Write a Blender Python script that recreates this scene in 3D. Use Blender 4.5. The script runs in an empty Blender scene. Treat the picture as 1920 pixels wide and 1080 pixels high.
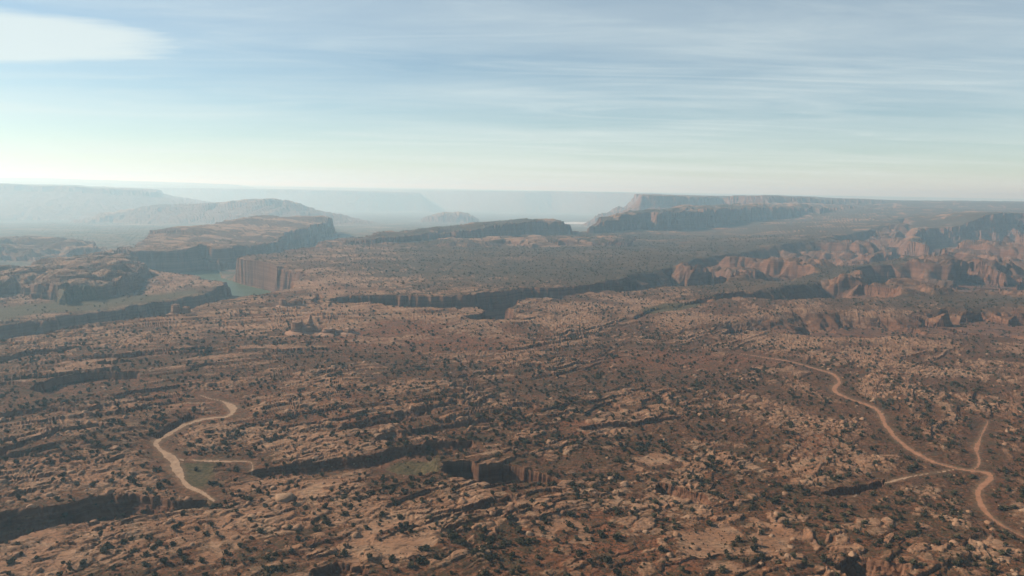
import bpy, math, time
import numpy as np
from mathutils import Matrix, Vector
T0 = time.time()
R = math.radians
S = bpy.context.scene
C = S.collection
F32 = np.float32

# ------------------------------------------------------------------ camera
H = 130.0                                   # drone height above the near slickrock
PITCH, ROLL, FPX = R(7.58), R(1.0), 1397.0  # FPX: focal length in pixels of a 1920 wide frame
cam = bpy.data.cameras.new('camera')
cam.sensor_width = 36.0
cam.lens = 36.0 * FPX / 1920.0
cam.clip_start = 1.0
cam.clip_end = 200000.0
camo = bpy.data.objects.new('camera', cam)
C.objects.link(camo)
fwd = Vector((0, math.cos(PITCH), -math.sin(PITCH)))
right0 = Vector((1, 0, 0))
up0 = right0.cross(fwd)
right = right0 * math.cos(ROLL) + up0 * math.sin(ROLL)
up = up0 * math.cos(ROLL) - right0 * math.sin(ROLL)
M3 = Matrix((right, up, -fwd)).transposed()
camo.matrix_world = Matrix.Translation((0, 0, H)) @ M3.to_4x4()
S.camera = camo

# ------------------------------------------------------------------ sky, sun, exposure
SUN_EL, SUN_AZ = R(33), R(-74)              # azimuth measured from the view direction, negative = to the left
sundir = Vector((math.sin(SUN_AZ) * math.cos(SUN_EL), math.cos(SUN_AZ) * math.cos(SUN_EL), math.sin(SUN_EL)))
W = bpy.data.worlds.new('World')
S.world = W
W.use_nodes = True
nt = W.node_tree
nt.nodes.clear()
def wn(t, **kw):
    n = nt.nodes.new(t)
    for k, v in kw.items():
        setattr(n, k, v)
    return n
def wmath(op, a, b=None, clamp=False):
    n = wn('ShaderNodeMath', operation=op, use_clamp=clamp)
    for i, s in enumerate((a, b)):
        if s is None:
            continue
        if isinstance(s, (int, float)):
            n.inputs[i].default_value = s
        else:
            nt.links.new(s, n.inputs[i])
    return n.outputs[0]
sky = wn('ShaderNodeTexSky', sky_type='NISHITA')
sky.sun_disc = False
sky.sun_elevation = SUN_EL
sky.sun_rotation = SUN_AZ
sky.altitude = 1300
sky.air_density = 1.0
sky.dust_density = 0.5
sky.ozone_density = 1.4
tc = wn('ShaderNodeTexCoord')
sep = wn('ShaderNodeSeparateXYZ')
nt.links.new(tc.outputs['Generated'], sep.inputs[0])
zc = wmath('ADD', wmath('MAXIMUM', sep.outputs[2], 0.0), 0.045)
px = wmath('DIVIDE', sep.outputs[0], zc)
py = wmath('DIVIDE', sep.outputs[1], zc)
comb = wn('ShaderNodeCombineXYZ')
nt.links.new(px, comb.inputs[0]); nt.links.new(py, comb.inputs[1])
def cirrus(rot, sx, sy, scale, detail, dist, lo, hi, off=0.0):
    mp = wn('ShaderNodeMapping')
    mp.inputs['Rotation'].default_value = (0, 0, R(rot))
    mp.inputs['Scale'].default_value = (sx, sy, 1)
    mp.inputs['Location'].default_value = (off, off * 0.7, 0)
    nt.links.new(comb.outputs[0], mp.inputs[0])
    no = wn('ShaderNodeTexNoise')
    no.inputs['Scale'].default_value = scale
    no.inputs['Detail'].default_value = detail
    no.inputs['Roughness'].default_value = 0.58
    no.inputs['Distortion'].default_value = dist
    nt.links.new(mp.outputs[0], no.inputs[0])
    mr = wn('ShaderNodeMapRange', interpolation_type='SMOOTHSTEP')
    mr.inputs['From Min'].default_value = lo
    mr.inputs['From Max'].default_value = hi
    nt.links.new(no.outputs[0], mr.inputs[0])
    return mr.outputs[0]
veil = cirrus(12, 0.30, 1.0, 0.55, 7, 0.6, 0.30, 0.78, 3.0)
wisp = cirrus(-30, 0.30, 1.0, 1.1, 14, 2.0, 0.42, 0.85, 9.0)
# one lens-shaped cloud high on the sunward side, a patch of the cloud layer
def ellipse(cx, cy, ax, ay, rot, soft):
    mp = wn('ShaderNodeMapping', vector_type='TEXTURE')
    mp.inputs['Location'].default_value = (cx, cy, 0)
    mp.inputs['Rotation'].default_value = (0, 0, R(rot))
    mp.inputs['Scale'].default_value = (ax, ay, 1)
    nt.links.new(comb.outputs[0], mp.inputs[0])
    no = wn('ShaderNodeTexNoise')
    no.inputs['Scale'].default_value = 2.2
    no.inputs['Detail'].default_value = 8
    no.inputs['Roughness'].default_value = 0.6
    mp2 = wn('ShaderNodeMapping')
    mp2.inputs['Scale'].default_value = (0.55, 1.4, 1)
    nt.links.new(comb.outputs[0], mp2.inputs[0])
    nt.links.new(mp2.outputs[0], no.inputs[0])
    ln = wn('ShaderNodeVectorMath', operation='LENGTH')
    nt.links.new(mp.outputs[0], ln.inputs[0])
    v = wmath('ADD', ln.outputs['Value'], wmath('MULTIPLY', wmath('SUBTRACT', no.outputs[0], 0.5), 0.55))
    mr = wn('ShaderNodeMapRange', interpolation_type='SMOOTHSTEP')
    mr.inputs['From Min'].default_value = 1.0
    mr.inputs['From Max'].default_value = 1.0 - soft
    nt.links.new(v, mr.inputs[0])
    return mr.outputs[0]
lens_cloud = ellipse(-3.3, 4.1, 1.6, 0.92, 8, 0.35)
lp = wmath('MULTIPLY', lens_cloud, 0.8)
cl = wmath('ADD', wmath('MULTIPLY', veil, 0.46), wmath('MULTIPLY', wisp, 0.30))
# a thin layer looks denser toward the horizon, where the line of sight runs along it
slant = wmath('MINIMUM', wmath('DIVIDE', 0.17, wmath('ADD', wmath('MAXIMUM', sep.outputs[2], 0.0), 0.03)), 1.0)
low = wmath('MULTIPLY', wmath('MINIMUM', wmath('DIVIDE', 0.035, wmath('ADD', wmath('MAXIMUM', sep.outputs[2], 0.0), 0.02)), 1.0), 0.28)
cl = wmath('MAXIMUM', wmath('ADD', wmath('MULTIPLY', cl, slant), low), lp)
mixc = wn('ShaderNodeMix', data_type='RGBA')
nt.links.new(cl, mixc.inputs['Factor'])
nt.links.new(sky.outputs[0], mixc.inputs['A'])
mixc.inputs['B'].default_value = (8.3, 8.6, 8.75, 1)
bg = wn('ShaderNodeBackground')
bg.inputs['Strength'].default_value = 0.063
tint = wn('ShaderNodeMix', data_type='RGBA', blend_type='MULTIPLY')
tint.inputs['Factor'].default_value = 1.0
nt.links.new(mixc.outputs['Result'], tint.inputs['A'])
tint.inputs['B'].default_value = (0.93, 0.99, 0.95, 1)
nt.links.new(tint.outputs['Result'], bg.inputs['Color'])
wo = wn('ShaderNodeOutputWorld')
nt.links.new(bg.outputs[0], wo.inputs[0])

sl = bpy.data.lights.new('sun', 'SUN')
sl.energy = 5.0
sl.angle = R(0.53)
sl.color = (1.0, 0.85, 0.68)
so = bpy.data.objects.new('sun', sl)
so.rotation_euler = sundir.to_track_quat('Z', 'Y').to_euler()
so.location = (-300, 150, 400)
C.objects.link(so)

vs = S.view_settings
S.display_settings.display_device = 'sRGB'
vs.view_transform = 'Standard'
vs.look = 'None'
vs.gamma = 1.0
vs.exposure = 0.75
vs.use_curve_mapping = False
S.render.engine = 'CYCLES'
cy = S.cycles
cy.use_denoising = True
cy.denoiser = 'OPENIMAGEDENOISE'
cy.denoising_input_passes = 'RGB_ALBEDO_NORMAL'
cy.denoising_prefilter = 'ACCURATE'
cy.max_bounces = 5
cy.diffuse_bounces = 1
cy.glossy_bounces = 2
cy.volume_bounces = 2
cy.transparent_max_bounces = 4
cy.use_adaptive_sampling = False

# ------------------------------------------------------------------ where things stand
RM = np.array([list(right), list(up), list(fwd)], dtype=np.float64)
def ray(u, v):
    return RM[0] * (u - 960.0) / FPX - RM[1] * (v - 540.0) / FPX + RM[2]
def G(u, v, z=0.0):                 # the point of the plane at height z seen at (u, v) of the survey frame
    d = ray(u, v)
    t = (z - H) / d[2]
    return (d[0] * t, d[1] * t, z)
def A(u, v, Y):                     # the same at forward distance Y; its height follows
    d = ray(u, v)
    t = Y / d[1]
    return (d[0] * t, Y, H + d[2] * t)

# ------------------------------------------------------------------ noise
_rng = np.random.default_rng(7)
PT = np.concatenate([_rng.permutation(256)] * 2).astype(np.int32)
_ang = _rng.random(256) * 2 * np.pi
GX, GY = np.cos(_ang).astype(F32), np.sin(_ang).astype(F32)
JX, JY, JH = (_rng.random(256).astype(F32) for _ in range(3))
def perlin(x, y, seed=0):
    x = x.astype(F32) + F32(seed * 17.31); y = y.astype(F32) + F32(seed * 9.73)
    fx, fy = np.floor(x), np.floor(y)
    dx, dy = x - fx, y - fy
    xi = fx.astype(np.int32) & 255; yi = fy.astype(np.int32) & 255
    a = PT[xi]; b = PT[(xi + 1) & 255]
    h00, h01 = PT[(a + yi) & 255], PT[(a + yi + 1) & 255]
    h10, h11 = PT[(b + yi) & 255], PT[(b + yi + 1) & 255]
    u = dx * dx * dx * (dx * (dx * 6 - 15) + 10); v = dy * dy * dy * (dy * (dy * 6 - 15) + 10)
    n00 = GX[h00] * dx + GY[h00] * dy
    n10 = GX[h10] * (dx - 1) + GY[h10] * dy
    n01 = GX[h01] * dx + GY[h01] * (dy - 1)
    n11 = GX[h11] * (dx - 1) + GY[h11] * (dy - 1)
    n0 = n00 + u * (n10 - n00); n1 = n01 + u * (n11 - n01)
    return (n0 + v * (n1 - n0)) * F32(1.5)
def worley(x, y, seed=0, jit=0.85):
    x = x.astype(F32) + F32(seed * 11.7); y = y.astype(F32) + F32(seed * 5.3)
    fx, fy = np.floor(x), np.floor(y)
    dx, dy = x - fx, y - fy
    xi = fx.astype(np.int32); yi = fy.astype(np.int32)
    f1 = np.full(x.shape, 9, F32); f2 = f1.copy(); hid = np.zeros(x.shape, F32)
    for i in (-1, 0, 1):
        pa = PT[(xi + i) & 255]
        for j in (-1, 0, 1):
            h = PT[(pa + yi + j) & 255]
            qx = i + F32(0.5) + jit * (JX[h] - F32(0.5)) - dx
            qy = j + F32(0.5) + jit * (JY[h] - F32(0.5)) - dy
            d = qx * qx + qy * qy
            m = d < f1
            f2 = np.where(m, f1, np.minimum(f2, d))
            hid = np.where(m, JH[h], hid)
            f1 = np.where(m, d, f1)
    return np.sqrt(f1), np.sqrt(f2), hid
def sst(a, b, x):
    t = np.clip((x - a) / (b - a), 0, 1)
    return t * t * (3 - 2 * t)

# ------------------------------------------------------------------ polygons and lines on the map
def sdf(poly, x, y):                # positive inside
    P = np.array([(p[0], p[1]) for p in poly], dtype=F32)
    best = np.full(x.shape, 1e18, F32)
    inside = np.zeros(x.shape, bool)
    n = len(P)
    for i in range(n):
        ax, ay = P[i]; bx, by = P[(i + 1) % n]
        ex, ey = bx - ax, by - ay
        L = ex * ex + ey * ey
        if L < 1e-6:
            continue
        wx, wy = x - ax, y - ay
        t = np.clip((wx * ex + wy * ey) / L, 0, 1)
        qx, qy = wx - ex * t, wy - ey * t
        best = np.minimum(best, qx * qx + qy * qy)
        c = ((ay <= y) & (by > y)) | ((by <= y) & (ay > y))
        if abs(ey) > 1e-9:
            inside ^= c & (x < ax + (y - ay) * (ex / ey))
    d = np.sqrt(best)
    return np.where(inside, d, -d)
def idw(poly, x, y, pw=1.5):
    zs = [p[2] for p in poly]
    if max(zs) - min(zs) < 0.5:
        return np.full(x.shape, zs[0], F32)
    num = np.zeros(x.shape, F32); den = np.zeros(x.shape, F32)
    for p in poly:
        w = 1.0 / ((x - p[0]) ** 2 + (y - p[1]) ** 2 + 400.0) ** F32(pw)
        num += w * F32(p[2]); den += w
    return num / den
def catmull(pts, n=6):
    P = [np.array(p[:2]) for p in pts]
    P = [2 * P[0] - P[1]] + P + [2 * P[-1] - P[-2]]
    out = []
    for i in range(1, len(P) - 2):
        for k in range(n):
            t = k / n
            a, b, c, d = P[i - 1], P[i], P[i + 1], P[i + 2]
            out.append(0.5 * (2 * b + (c - a) * t + (2 * a - 5 * b + 4 * c - d) * t * t + (3 * b - a - 3 * c + d) * t ** 3))
    out.append(P[-2])
    return np.array(out)
def line_dist(line, x, y, reach):
    d = np.full(x.shape, 1e9, F32)
    lo, hi = line.min(0) - reach, line.max(0) + reach
    m = (x > lo[0]) & (x < hi[0]) & (y > lo[1]) & (y < hi[1])
    if not m.any():
        return d
    xs, ys = x[m], y[m]
    b = np.full(xs.shape, 1e18, F32)
    for i in range(len(line) - 1):
        ax, ay = line[i]; ex, ey = line[i + 1] - line[i]
        wx, wy = xs - ax, ys - ay
        t = np.clip((wx * ex + wy * ey) / (ex * ex + ey * ey + 1e-9), 0, 1)
        b = np.minimum(b, (wx - ex * t) ** 2 + (wy - ey * t) ** 2)
    d[m] = np.sqrt(b)
    return d
def g0(pts, z=0.0):
    return [G(u, v, z) for u, v in pts]
def ay(pts):
    return [A(*p) for p in pts]

# plateau surface: survey heights, interpolated over bearing and log distance
CP = [G(u, v, 0) for v in (1060, 900, 780) for u in (-100, 400, 960, 1500, 2000)]
CP += [G(u, 640, 0) for u in (0, 300, 700, 1100, 1500, 1900)]
CP += [G(u, v, 0) for u, v in ((450, 560), (1100, 560), (600, 520), (470, 490), (600, 475), (800, 475), (1000, 475), (1200, 460), (1300, 430), (1100, 445), (1500, 480), (1350, 520), (1600, 520), (1850, 560), (1900, 540))]
CP += ay([(1450, 412, 3300), (1530, 400, 3500), (1600, 392, 4000), (1690, 388, 4000), (1900, 400, 2600), (1750, 425, 2450), (1690, 440, 2200),
          (1780, 462, 1800), (1900, 440, 2095), (1880, 480, 1650), (1925, 379, 5200), (1600, 377, 5500), (1760, 377, 5200), (2300, 392, 4600), (2200, 460, 2000)])
CP = np.array(CP)
CPT = np.arctan2(CP[:, 0], CP[:, 1]); CPL = np.log(np.hypot(CP[:, 0], CP[:, 1]))
def plateau(x, y):
    th = np.arctan2(x, y); lr = np.log(np.hypot(x, y) + 60.0)
    num = np.zeros(x.shape, F32); den = np.full(x.shape, 1e-6, F32)
    for t, l, z in zip(CPT, CPL, CP[:, 2]):
        w = ((th - F32(t)) ** 2 * 2.0 + (lr - F32(l)) ** 2 + F32(0.003)) ** -2
        num += w * F32(z); den += w
    return num / den

VALLEY = [(-60000, -900, 0), (-4000, -500, 0), (-1500, 60, 0), (-760, 300, 0), (-560, 460, 0)]
VALLEY += g0([(0, 641), (100, 624), (200, 604), (300, 588), (380, 568), (430, 561), (470, 552), (520, 543), (556, 538), (572, 526),
              (570, 512), (540, 504), (500, 498), (462, 496), (436, 497), (419, 492), (426, 485), (470, 478), (520, 471), (590, 462)])
VALLEY += ay([(592, 455, 1700), (640, 440, 1900), (750, 430, 2150), (900, 420, 2450), (1000, 420, 2560), (1065, 430, 2400), (1085, 436, 2260), (1100, 430, 2300)])
VALLEY += [(330, 2600, 0), (700, 3500, 0), (1100, 4500, 0), (1700, 5600, 0), (3000, 6300, 0), (6000, 6600, 0), (60000, 9000, 0), (60000, 70000, 0), (-60000, 70000, 0)]

# raised land: (object id, polygon, cliff height, cliff width, talus slope, top roughness)
def back(front, Y2, grow=0.0):
    """close a rim line by a line farther away at forward distance Y2 (same bearings)"""
    out = []
    for (x, y, z) in reversed(front):
        s = Y2 / y
        out.append((x * s, Y2, z))
    return front + out
F1 = back(ay([(-500, 325, 14500), (-200, 328, 14500), (60, 333, 14500), (180, 338, 14200), (420, 344.5, 14200)]), 17000)
F5 = [(-60000, 21500, 104), (-14000, 20500, 104)] + ay([(330, 347, 19000), (760, 356, 12800), (800, 357.5, 11800), (900, 358.5, 11300), (985, 360, 10900), (1040, 359.5, 11100), (1120, 361, 10700), (1225, 363, 10400), (1300, 364, 14500), (1800, 371.5, 16500)]) + [(60000, 19500, 104), (60000, 70000, 104), (-60000, 70000, 104)]
F4 = back(ay([(-100, 349, 10400), (250, 352, 10100), (400, 354, 9900), (470, 355, 9800), (560, 356.5, 9700), (640, 358, 9600), (700, 360, 9650), (785, 362.5, 9750)]), 12000)
F3 = back(ay([(200, 400, 4200), (325, 386, 4250), (400, 379, 4280), (455, 374, 4300), (500, 370.5, 4300), (535, 373, 4320), (556, 379, 4350), (575, 388, 4400)]), 4520)
F2 = back(ay([(-900, 330, 5200), (-300, 340, 5400), (0, 345, 5500), (120, 348.5, 5550), (190, 352, 5600), (250, 354, 5700), (253, 358, 5700), (291, 359, 5800)]), 7400)
F6 = back(ay([(1201, 366, 3950), (1240, 366.5, 3950), (1300, 369, 4100), (1352, 371, 4400), (1372, 366.5, 4300), (1440, 366.5, 4200), (1490, 369, 4250), (1560, 374, 4500), (1700, 377, 5000)]), 5600)
F7 = ay([(1100, 421, 2240), (1130, 407, 2290), (1175, 397, 2380), (1215, 392, 2620), (1228, 394, 2560), (1232, 396, 2520), (1290, 390, 2700), (1330, 386.5, 2800), (1380, 387, 2930), (1400, 384, 3040), (1480, 383.5, 3250), (1530, 383.5, 3500), (1545, 387, 3480), (1600, 386, 3900), (1690, 388, 4100)])
F7 = F7 + [(2400, 4400, 80), (2000, 5000, 85), (1300, 4000, 80), (760, 3150, 74), (480, 2800, 62), (300, 2420, 50)]
F8 = ay([(598, 459, 1570), (625, 452, 1620), (690, 445, 1720), (722, 440, 1760), (738, 439, 1800), (820, 436, 1880), (890, 425, 1980), (925, 418, 2040), (960, 415, 2110), (1000, 411, 2170), (1048, 413, 2200), (1056, 420, 2230)])
F8 += ay([(1045, 408, 2330), (985, 404.5, 2400), (900, 414, 2250), (800, 424, 2030), (700, 432, 1850), (640, 445, 1700)])
L1 = ay([(672, 462, 1560), (720, 458, 1600), (800, 456, 1630), (868, 453, 1660), (882, 458, 1640), (960, 450, 1780), (1000, 456, 1700), (1050, 449, 1820), (1110, 452, 1800), (1190, 450, 1850)]) + ay([(1190, 441, 2080), (1060, 439, 2190), (960, 440, 2080), (820, 448, 1850), (700, 456, 1660)])
F9 = ay([(245, 469, 1400), (310, 464, 1440), (390, 454, 1520), (415, 461, 1500), (440, 461, 1540), (500, 452, 1700), (525, 448, 1800), (531, 437, 1900), (570, 425, 2150), (600, 415, 2450), (619, 405, 2600)])
F9 += ay([(600, 402, 2900), (540, 404, 2700), (470, 402, 2500), (450, 406, 2350), (300, 426, 1900), (228, 463, 1500)])
H1 = ay([(-300, 478, 1500), (-80, 463, 1560), (0, 462, 1580), (60, 466, 1600), (100, 465, 1620), (165, 456, 1700), (186, 460, 1680)]) + ay([(186, 446, 1850), (100, 439, 1980), (0, 441, 1980), (-300, 445, 1950)])
H2 = g0([(-300, 560), (-60, 520), (0, 516), (60, 512), (125, 528), (150, 523), (200, 517), (250, 500), (264, 488)], 9) + g0([(250, 471), (200, 466), (80, 482), (0, 494), (-300, 520)], 6)
B1 = g0([(-400, 690), (0, 607), (100, 593), (150, 588), (240, 571), (330, 556), (390, 546), (425, 534), (432, 528), (420, 523), (385, 519), (350, 511), (290, 505), (255, 500), (200, 505), (0, 540), (-400, 560)], -18)
HV = back(ay([(800, 403, 5200), (850, 397, 5200), (885, 396, 5200), (900, 402, 5250)]), 5400)     # low hills in the haze
HP = back(ay([(1146, 391, 4900), (1154, 384, 4900), (1163, 391, 4900)]), 4960)                      # pyramid butte
HQ = back(ay([(1110, 401, 4700), (1140, 397, 4700), (1180, 393, 4700), (1230, 388, 4700)]), 4950)
RAISE = [  # id, polygon, cliff height, cliff width, talus, dome amplitude, dome size
    ('F1', F1, 12, 300, 0.10, 14, 2000), ('F5', F5, 45, 60, 0.55, 22, 2600), ('F4', F4, 42, 40, 0.60, 5, 500), ('F2', F2, 34, 35, 0.17, 6, 500),
    ('F3', F3, 18, 35, 0.26, 12, 145), ('HV', HV, 25, 40, 0.75, 12, 120), ('HQ', HQ, 25, 40, 0.6, 10, 120), ('HP', HP, 10, 30, 0.55, 2, 200),
    ('F6', F6, 46, 30, 0.62, 2, 300), ('H1', H1, 14, 16, 0.75, 13, 95), ('B1', B1, 20, 7, 0.8, 2, 120), ('H2', H2, 18, 9, 1.0, 9, 62),
    ('F9', F9, 44, 16, 0.9, 5, 110), ('F7', F7, 46, 24, 0.60, 9, 110), ('F8', F8, 30, 12, 0.75, 5, 90), ('L1', L1, 5, 8, 0.35, 5, 60)]

# cut land: (polygon, floor, cliff height, cliff width, talus)
C1 = g0([(600, 561), (640, 554), (700, 554), (722, 556), (790, 557), (880, 556), (905, 552), (940, 549), (1000, 540), (1060, 536), (1100, 532), (1140, 527), (1180, 520), (1215, 518), (1260, 512), (1300, 503),
         (1340, 503), (1400, 508), (1480, 506), (1480, 512), (1400, 522), (1330, 529), (1290, 533), (1210, 536), (1145, 541), (1100, 548), (1072, 552), (1064, 560), (1000, 564), (985, 562), (969, 566), (966, 580), (972, 599), (930, 602), (890, 602), (878, 598), (900, 590), (918, 582), (905, 576), (830, 580), (716, 579), (700, 569), (603, 567)])
C2 = g0([(1590, 492), (1620, 476), (1665, 462), (1690, 452), (1712, 458), (1740, 462)], 5) + ay([(1716, 441, 2200), (1740, 430, 2350), (1790, 421, 2450), (1850, 412, 2530), (1912, 404, 2580), (1990, 400, 2600), (1990, 436, 2150), (1905, 440, 2080), (1850, 449, 1960), (1800, 457, 1850)]) + g0([(1775, 468), (1745, 486), (1700, 482), (1650, 488)], 5)
C4 = g0([(1788, 498), (1830, 502), (1868, 508), (1884, 500), (1890, 515), (1872, 546), (1800, 551), (1782, 546), (1792, 520)])
C3 = g0([(1335, 556), (1400, 548), (1450, 546), (1500, 548), (1560, 545), (1640, 540), (1690, 548), (1680, 556), (1570, 561), (1450, 561), (1345, 563)])
C5 = g0([(1330, 606), (1400, 602), (1480, 598), (1560, 607), (1590, 600), (1640, 592), (1660, 600), (1720, 597), (1790, 592), (1830, 578), (1880, 590), (1960, 582), (1980, 622), (1900, 626), (1830, 631), (1720, 632), (1650, 628), (1560, 627), (1480, 620), (1390, 612)])
PA = g0([(-300, 1080), (-60, 985), (0, 962), (100, 950), (170, 930), (260, 922), (310, 928), (345, 936), (396, 932), (392, 948), (300, 966), (200, 978), (120, 985), (60, 1000), (0, 1022), (-120, 1075)])
PB = g0([(452, 884), (480, 873), (560, 866), (640, 862), (716, 851), (733, 842), (790, 836), (800, 828), (885, 829), (894, 840), (830, 852), (816, 862), (827, 892), (790, 896), (745, 894), (715, 879), (640, 884), (560, 890), (488, 894)])
PC = g0([(834, 872), (880, 870), (893, 882), (940, 876), (985, 888), (1046, 902), (1050, 911), (1035, 917), (960, 913), (922, 923), (885, 914), (850, 906), (828, 893)])
PE = g0([(1532, 919), (1556, 908), (1620, 904), (1650, 893), (1643, 910), (1600, 922), (1550, 926)])
PITS = [  # small ledges whose shaded faces look toward the camera: polygon, depth
    ([(58, 728), (100, 709), (180, 697), (268, 695), (246, 711), (150, 721), (95, 738)], 7),
    ([(195, 744), (240, 731), (330, 721), (322, 728), (240, 741), (205, 752)], 4),
    ([(-60, 860), (0, 846), (60, 828), (95, 812), (80, 832), (0, 862), (-60, 880)], 6),
    ([(-60, 790), (0, 776), (90, 763), (85, 772), (0, 790), (-60, 805)], 4),
    ([(278, 822), (300, 800), (345, 780), (372, 783), (330, 797), (292, 826)], 5),
    ([(630, 806), (700, 786), (800, 772), (830, 776), (780, 790), (700, 806)], 3),
    ([(700, 830), (740, 812), (820, 800), (940, 788), (930, 796), (820, 812), (740, 832)], 2.6),
    ([(1090, 806), (1180, 796), (1290, 784), (1285, 790), (1180, 804), (1100, 812)], 3.5),
    ([(850, 706), (880, 700), (890, 704), (870, 711)], 3),
    ([(1230, 905), (1320, 930), (1330, 944), (1310, 946), (1230, 925)], 4),
    ([(130, 672), (220, 664), (330, 655), (320, 662), (220, 672)], 4),
    ([(0, 668), (80, 655), (170, 645), (160, 652), (80, 664), (0, 680)], 4),
    ([(1350, 620), (1400, 600), (1420, 606), (1380, 622)], 6),
    ([(1200, 596), (1240, 580), (1300, 566), (1330, 560), (1330, 570), (1260, 586), (1215, 600)], 3),
    ([(560, 566), (590, 548), (600, 547), (585, 562), (570, 570)], 5),
    ([(1560, 1060), (1600, 1040), (1690, 1062), (1690, 1080), (1600, 1090)], 5),
    ([(580, 1066), (640, 1052), (700, 1060), (690, 1075), (600, 1085)], 5)]
CUT = [(C1, -40, 26, 9, 1.1), (C2, -28, 26, 14, 0.8), (C4, -27, 24, 9, 1.2), (C3, -13, 10, 6, 0.8), (C5, -10, 7, 6, 0.8),
       (PA, -8.5, 6, 4, 0.55), (PB, -4.2, 3.6, 2.5, 0.5), (PC, -19, 17, 3, 1.4), (PE, -8, 7, 2.5, 0.7)]
CUT += [(g0(p), -d, d * 0.85, 2.2, 0.5) for p, d in PITS]
RIVER = g0([(250, 512), (330, 509), (380, 504), (412, 506), (421, 518), (450, 530), (500, 541), (530, 552), (470, 557), (432, 553), (406, 538), (392, 524), (360, 517), (250, 520)], -41)
DOMES = [(g0([(1130, 534), (1200, 512), (1300, 490), (1420, 468), (1560, 455), (1660, 440), (1700, 430), (1720, 445), (1700, 470), (1640, 490), (1520, 508), (1480, 522), (1300, 535), (1150, 544)]), 32, 135),
         (g0([(1400, 552), (1560, 520), (1640, 498), (1690, 500), (1800, 452), (1960, 430), (1990, 470), (1960, 552), (1800, 554), (1680, 557), (1500, 560)]), 36, 160),
         (g0([(1340, 604), (1480, 585), (1650, 590), (1840, 575), (1960, 570), (1980, 632), (1700, 634), (1560, 630), (1450, 618)]), 14, 60),
         (g0([(1290, 566), (1400, 545), (1560, 545), (1560, 562), (1400, 566)]), 7, 40)]

# dirt roads and sandy washes: (object id, width, line)
def ln(pts, n=6):
    return catmull(g0(pts), n)
ROADS = [
    ('road', 2.3, ln([(1376, 653), (1430, 662), (1480, 671), (1530, 688), (1560, 698), (1572, 713), (1562, 729), (1585, 743), (1640, 765), (1662, 800), (1690, 832), (1740, 862), (1790, 878), (1822, 884), (1852, 889), (1856, 900), (1834, 920), (1836, 940), (1852, 968), (1890, 995), (1960, 1030)])),
    ('track', 1.4, ln([(1850, 790), (1832, 838), (1836, 862), (1832, 878), (1815, 884)])),
    ('wash_left', 3.8, ln([(376, 738), (392, 744), (420, 750), (436, 765), (425, 778), (380, 785), (330, 802), (292, 826), (296, 838), (322, 856), (332, 876), (350, 905), (380, 922), (400, 938)])),
    ('wash_branch', 2.6, ln([(328, 858), (370, 859), (420, 861), (464, 862), (472, 872), (470, 884)])),
    ('wash_right', 1.3, ln([(1600, 930), (1625, 912), (1680, 898), (1720, 890), (1765, 884), (1800, 879)])),
    ('meadow_wash', 3.0, ln([(610, 885), (660, 876), (710, 868), (735, 884), (760, 896)]))]
MEADOWS = [(g0([(722, 866), (760, 852), (815, 852), (828, 888), (795, 892), (750, 888)]), 3), (g0([(342, 866), (400, 864), (396, 890), (380, 912), (356, 906)]), 3),
           (g0([(1215, 582), (1250, 570), (1310, 566), (1322, 570), (1280, 577), (1225, 586)]), 6), (g0([(1560, 624), (1600, 619), (1632, 625), (1620, 630), (1570, 630)]), 4),
           (g0([(60, 588), (0, 600), (-60, 600), (-60, 580), (60, 572), (160, 560), (260, 552), (360, 540), (380, 545), (240, 568), (150, 582)], -18), 20),
           (g0([(150, 965), (250, 955), (330, 945), (390, 938), (380, 950), (300, 962), (200, 975)]), 4)]
PANS = [  # smooth bare slickrock pans in the foreground
    g0([(640, 992), (760, 962), (870, 985), (840, 1030), (700, 1042)]), g0([(1270, 990), (1400, 958), (1500, 985), (1450, 1040), (1300, 1048)]), g0([(-20, 1010), (110, 985), (150, 1035), (60, 1080), (-40, 1080)]),
    g0([(410, 985), (470, 940), (500, 950), (450, 1020), (400, 1060), (380, 1040)]), g0([(1010, 1000), (1080, 985), (1110, 1010), (1040, 1030)]), g0([(1130, 870), (1240, 850), (1290, 866), (1180, 890)]), g0([(520, 900), (600, 893), (640, 912), (560, 930)])]
REDS = [(g0([(270, 768), (300, 752), (360, 748), (420, 756), (400, 770), (330, 778)]), 6), (g0([(1090, 665), (1200, 648), (1400, 655), (1440, 680), (1250, 690), (1120, 685)]), 25),
        (g0([(1050, 815), (1090, 795), (1130, 800), (1110, 820), (1060, 828)]), 6), (g0([(1480, 830), (1530, 810), (1560, 830), (1520, 850)]), 8),
        (g0([(620, 610), (760, 590), (960, 605), (1010, 640), (900, 670), (680, 650), (600, 640)]), 40), (g0([(1000, 1000), (1130, 960), (1330, 985), (1300, 1060), (1080, 1075)]), 20)]

def bbox_mask(poly, x, y, reach):
    xs = [p[0] for p in poly]; ys = [p[1] for p in poly]
    return (x > min(xs) - reach) & (x < max(xs) + reach) & (y > min(ys) - reach) & (y < max(ys) + reach)

FID = {'ground': 0}
for i, f in enumerate(RAISE):
    FID[f[0]] = i + 1
VALLEY_ID = len(RAISE) + 1

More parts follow.
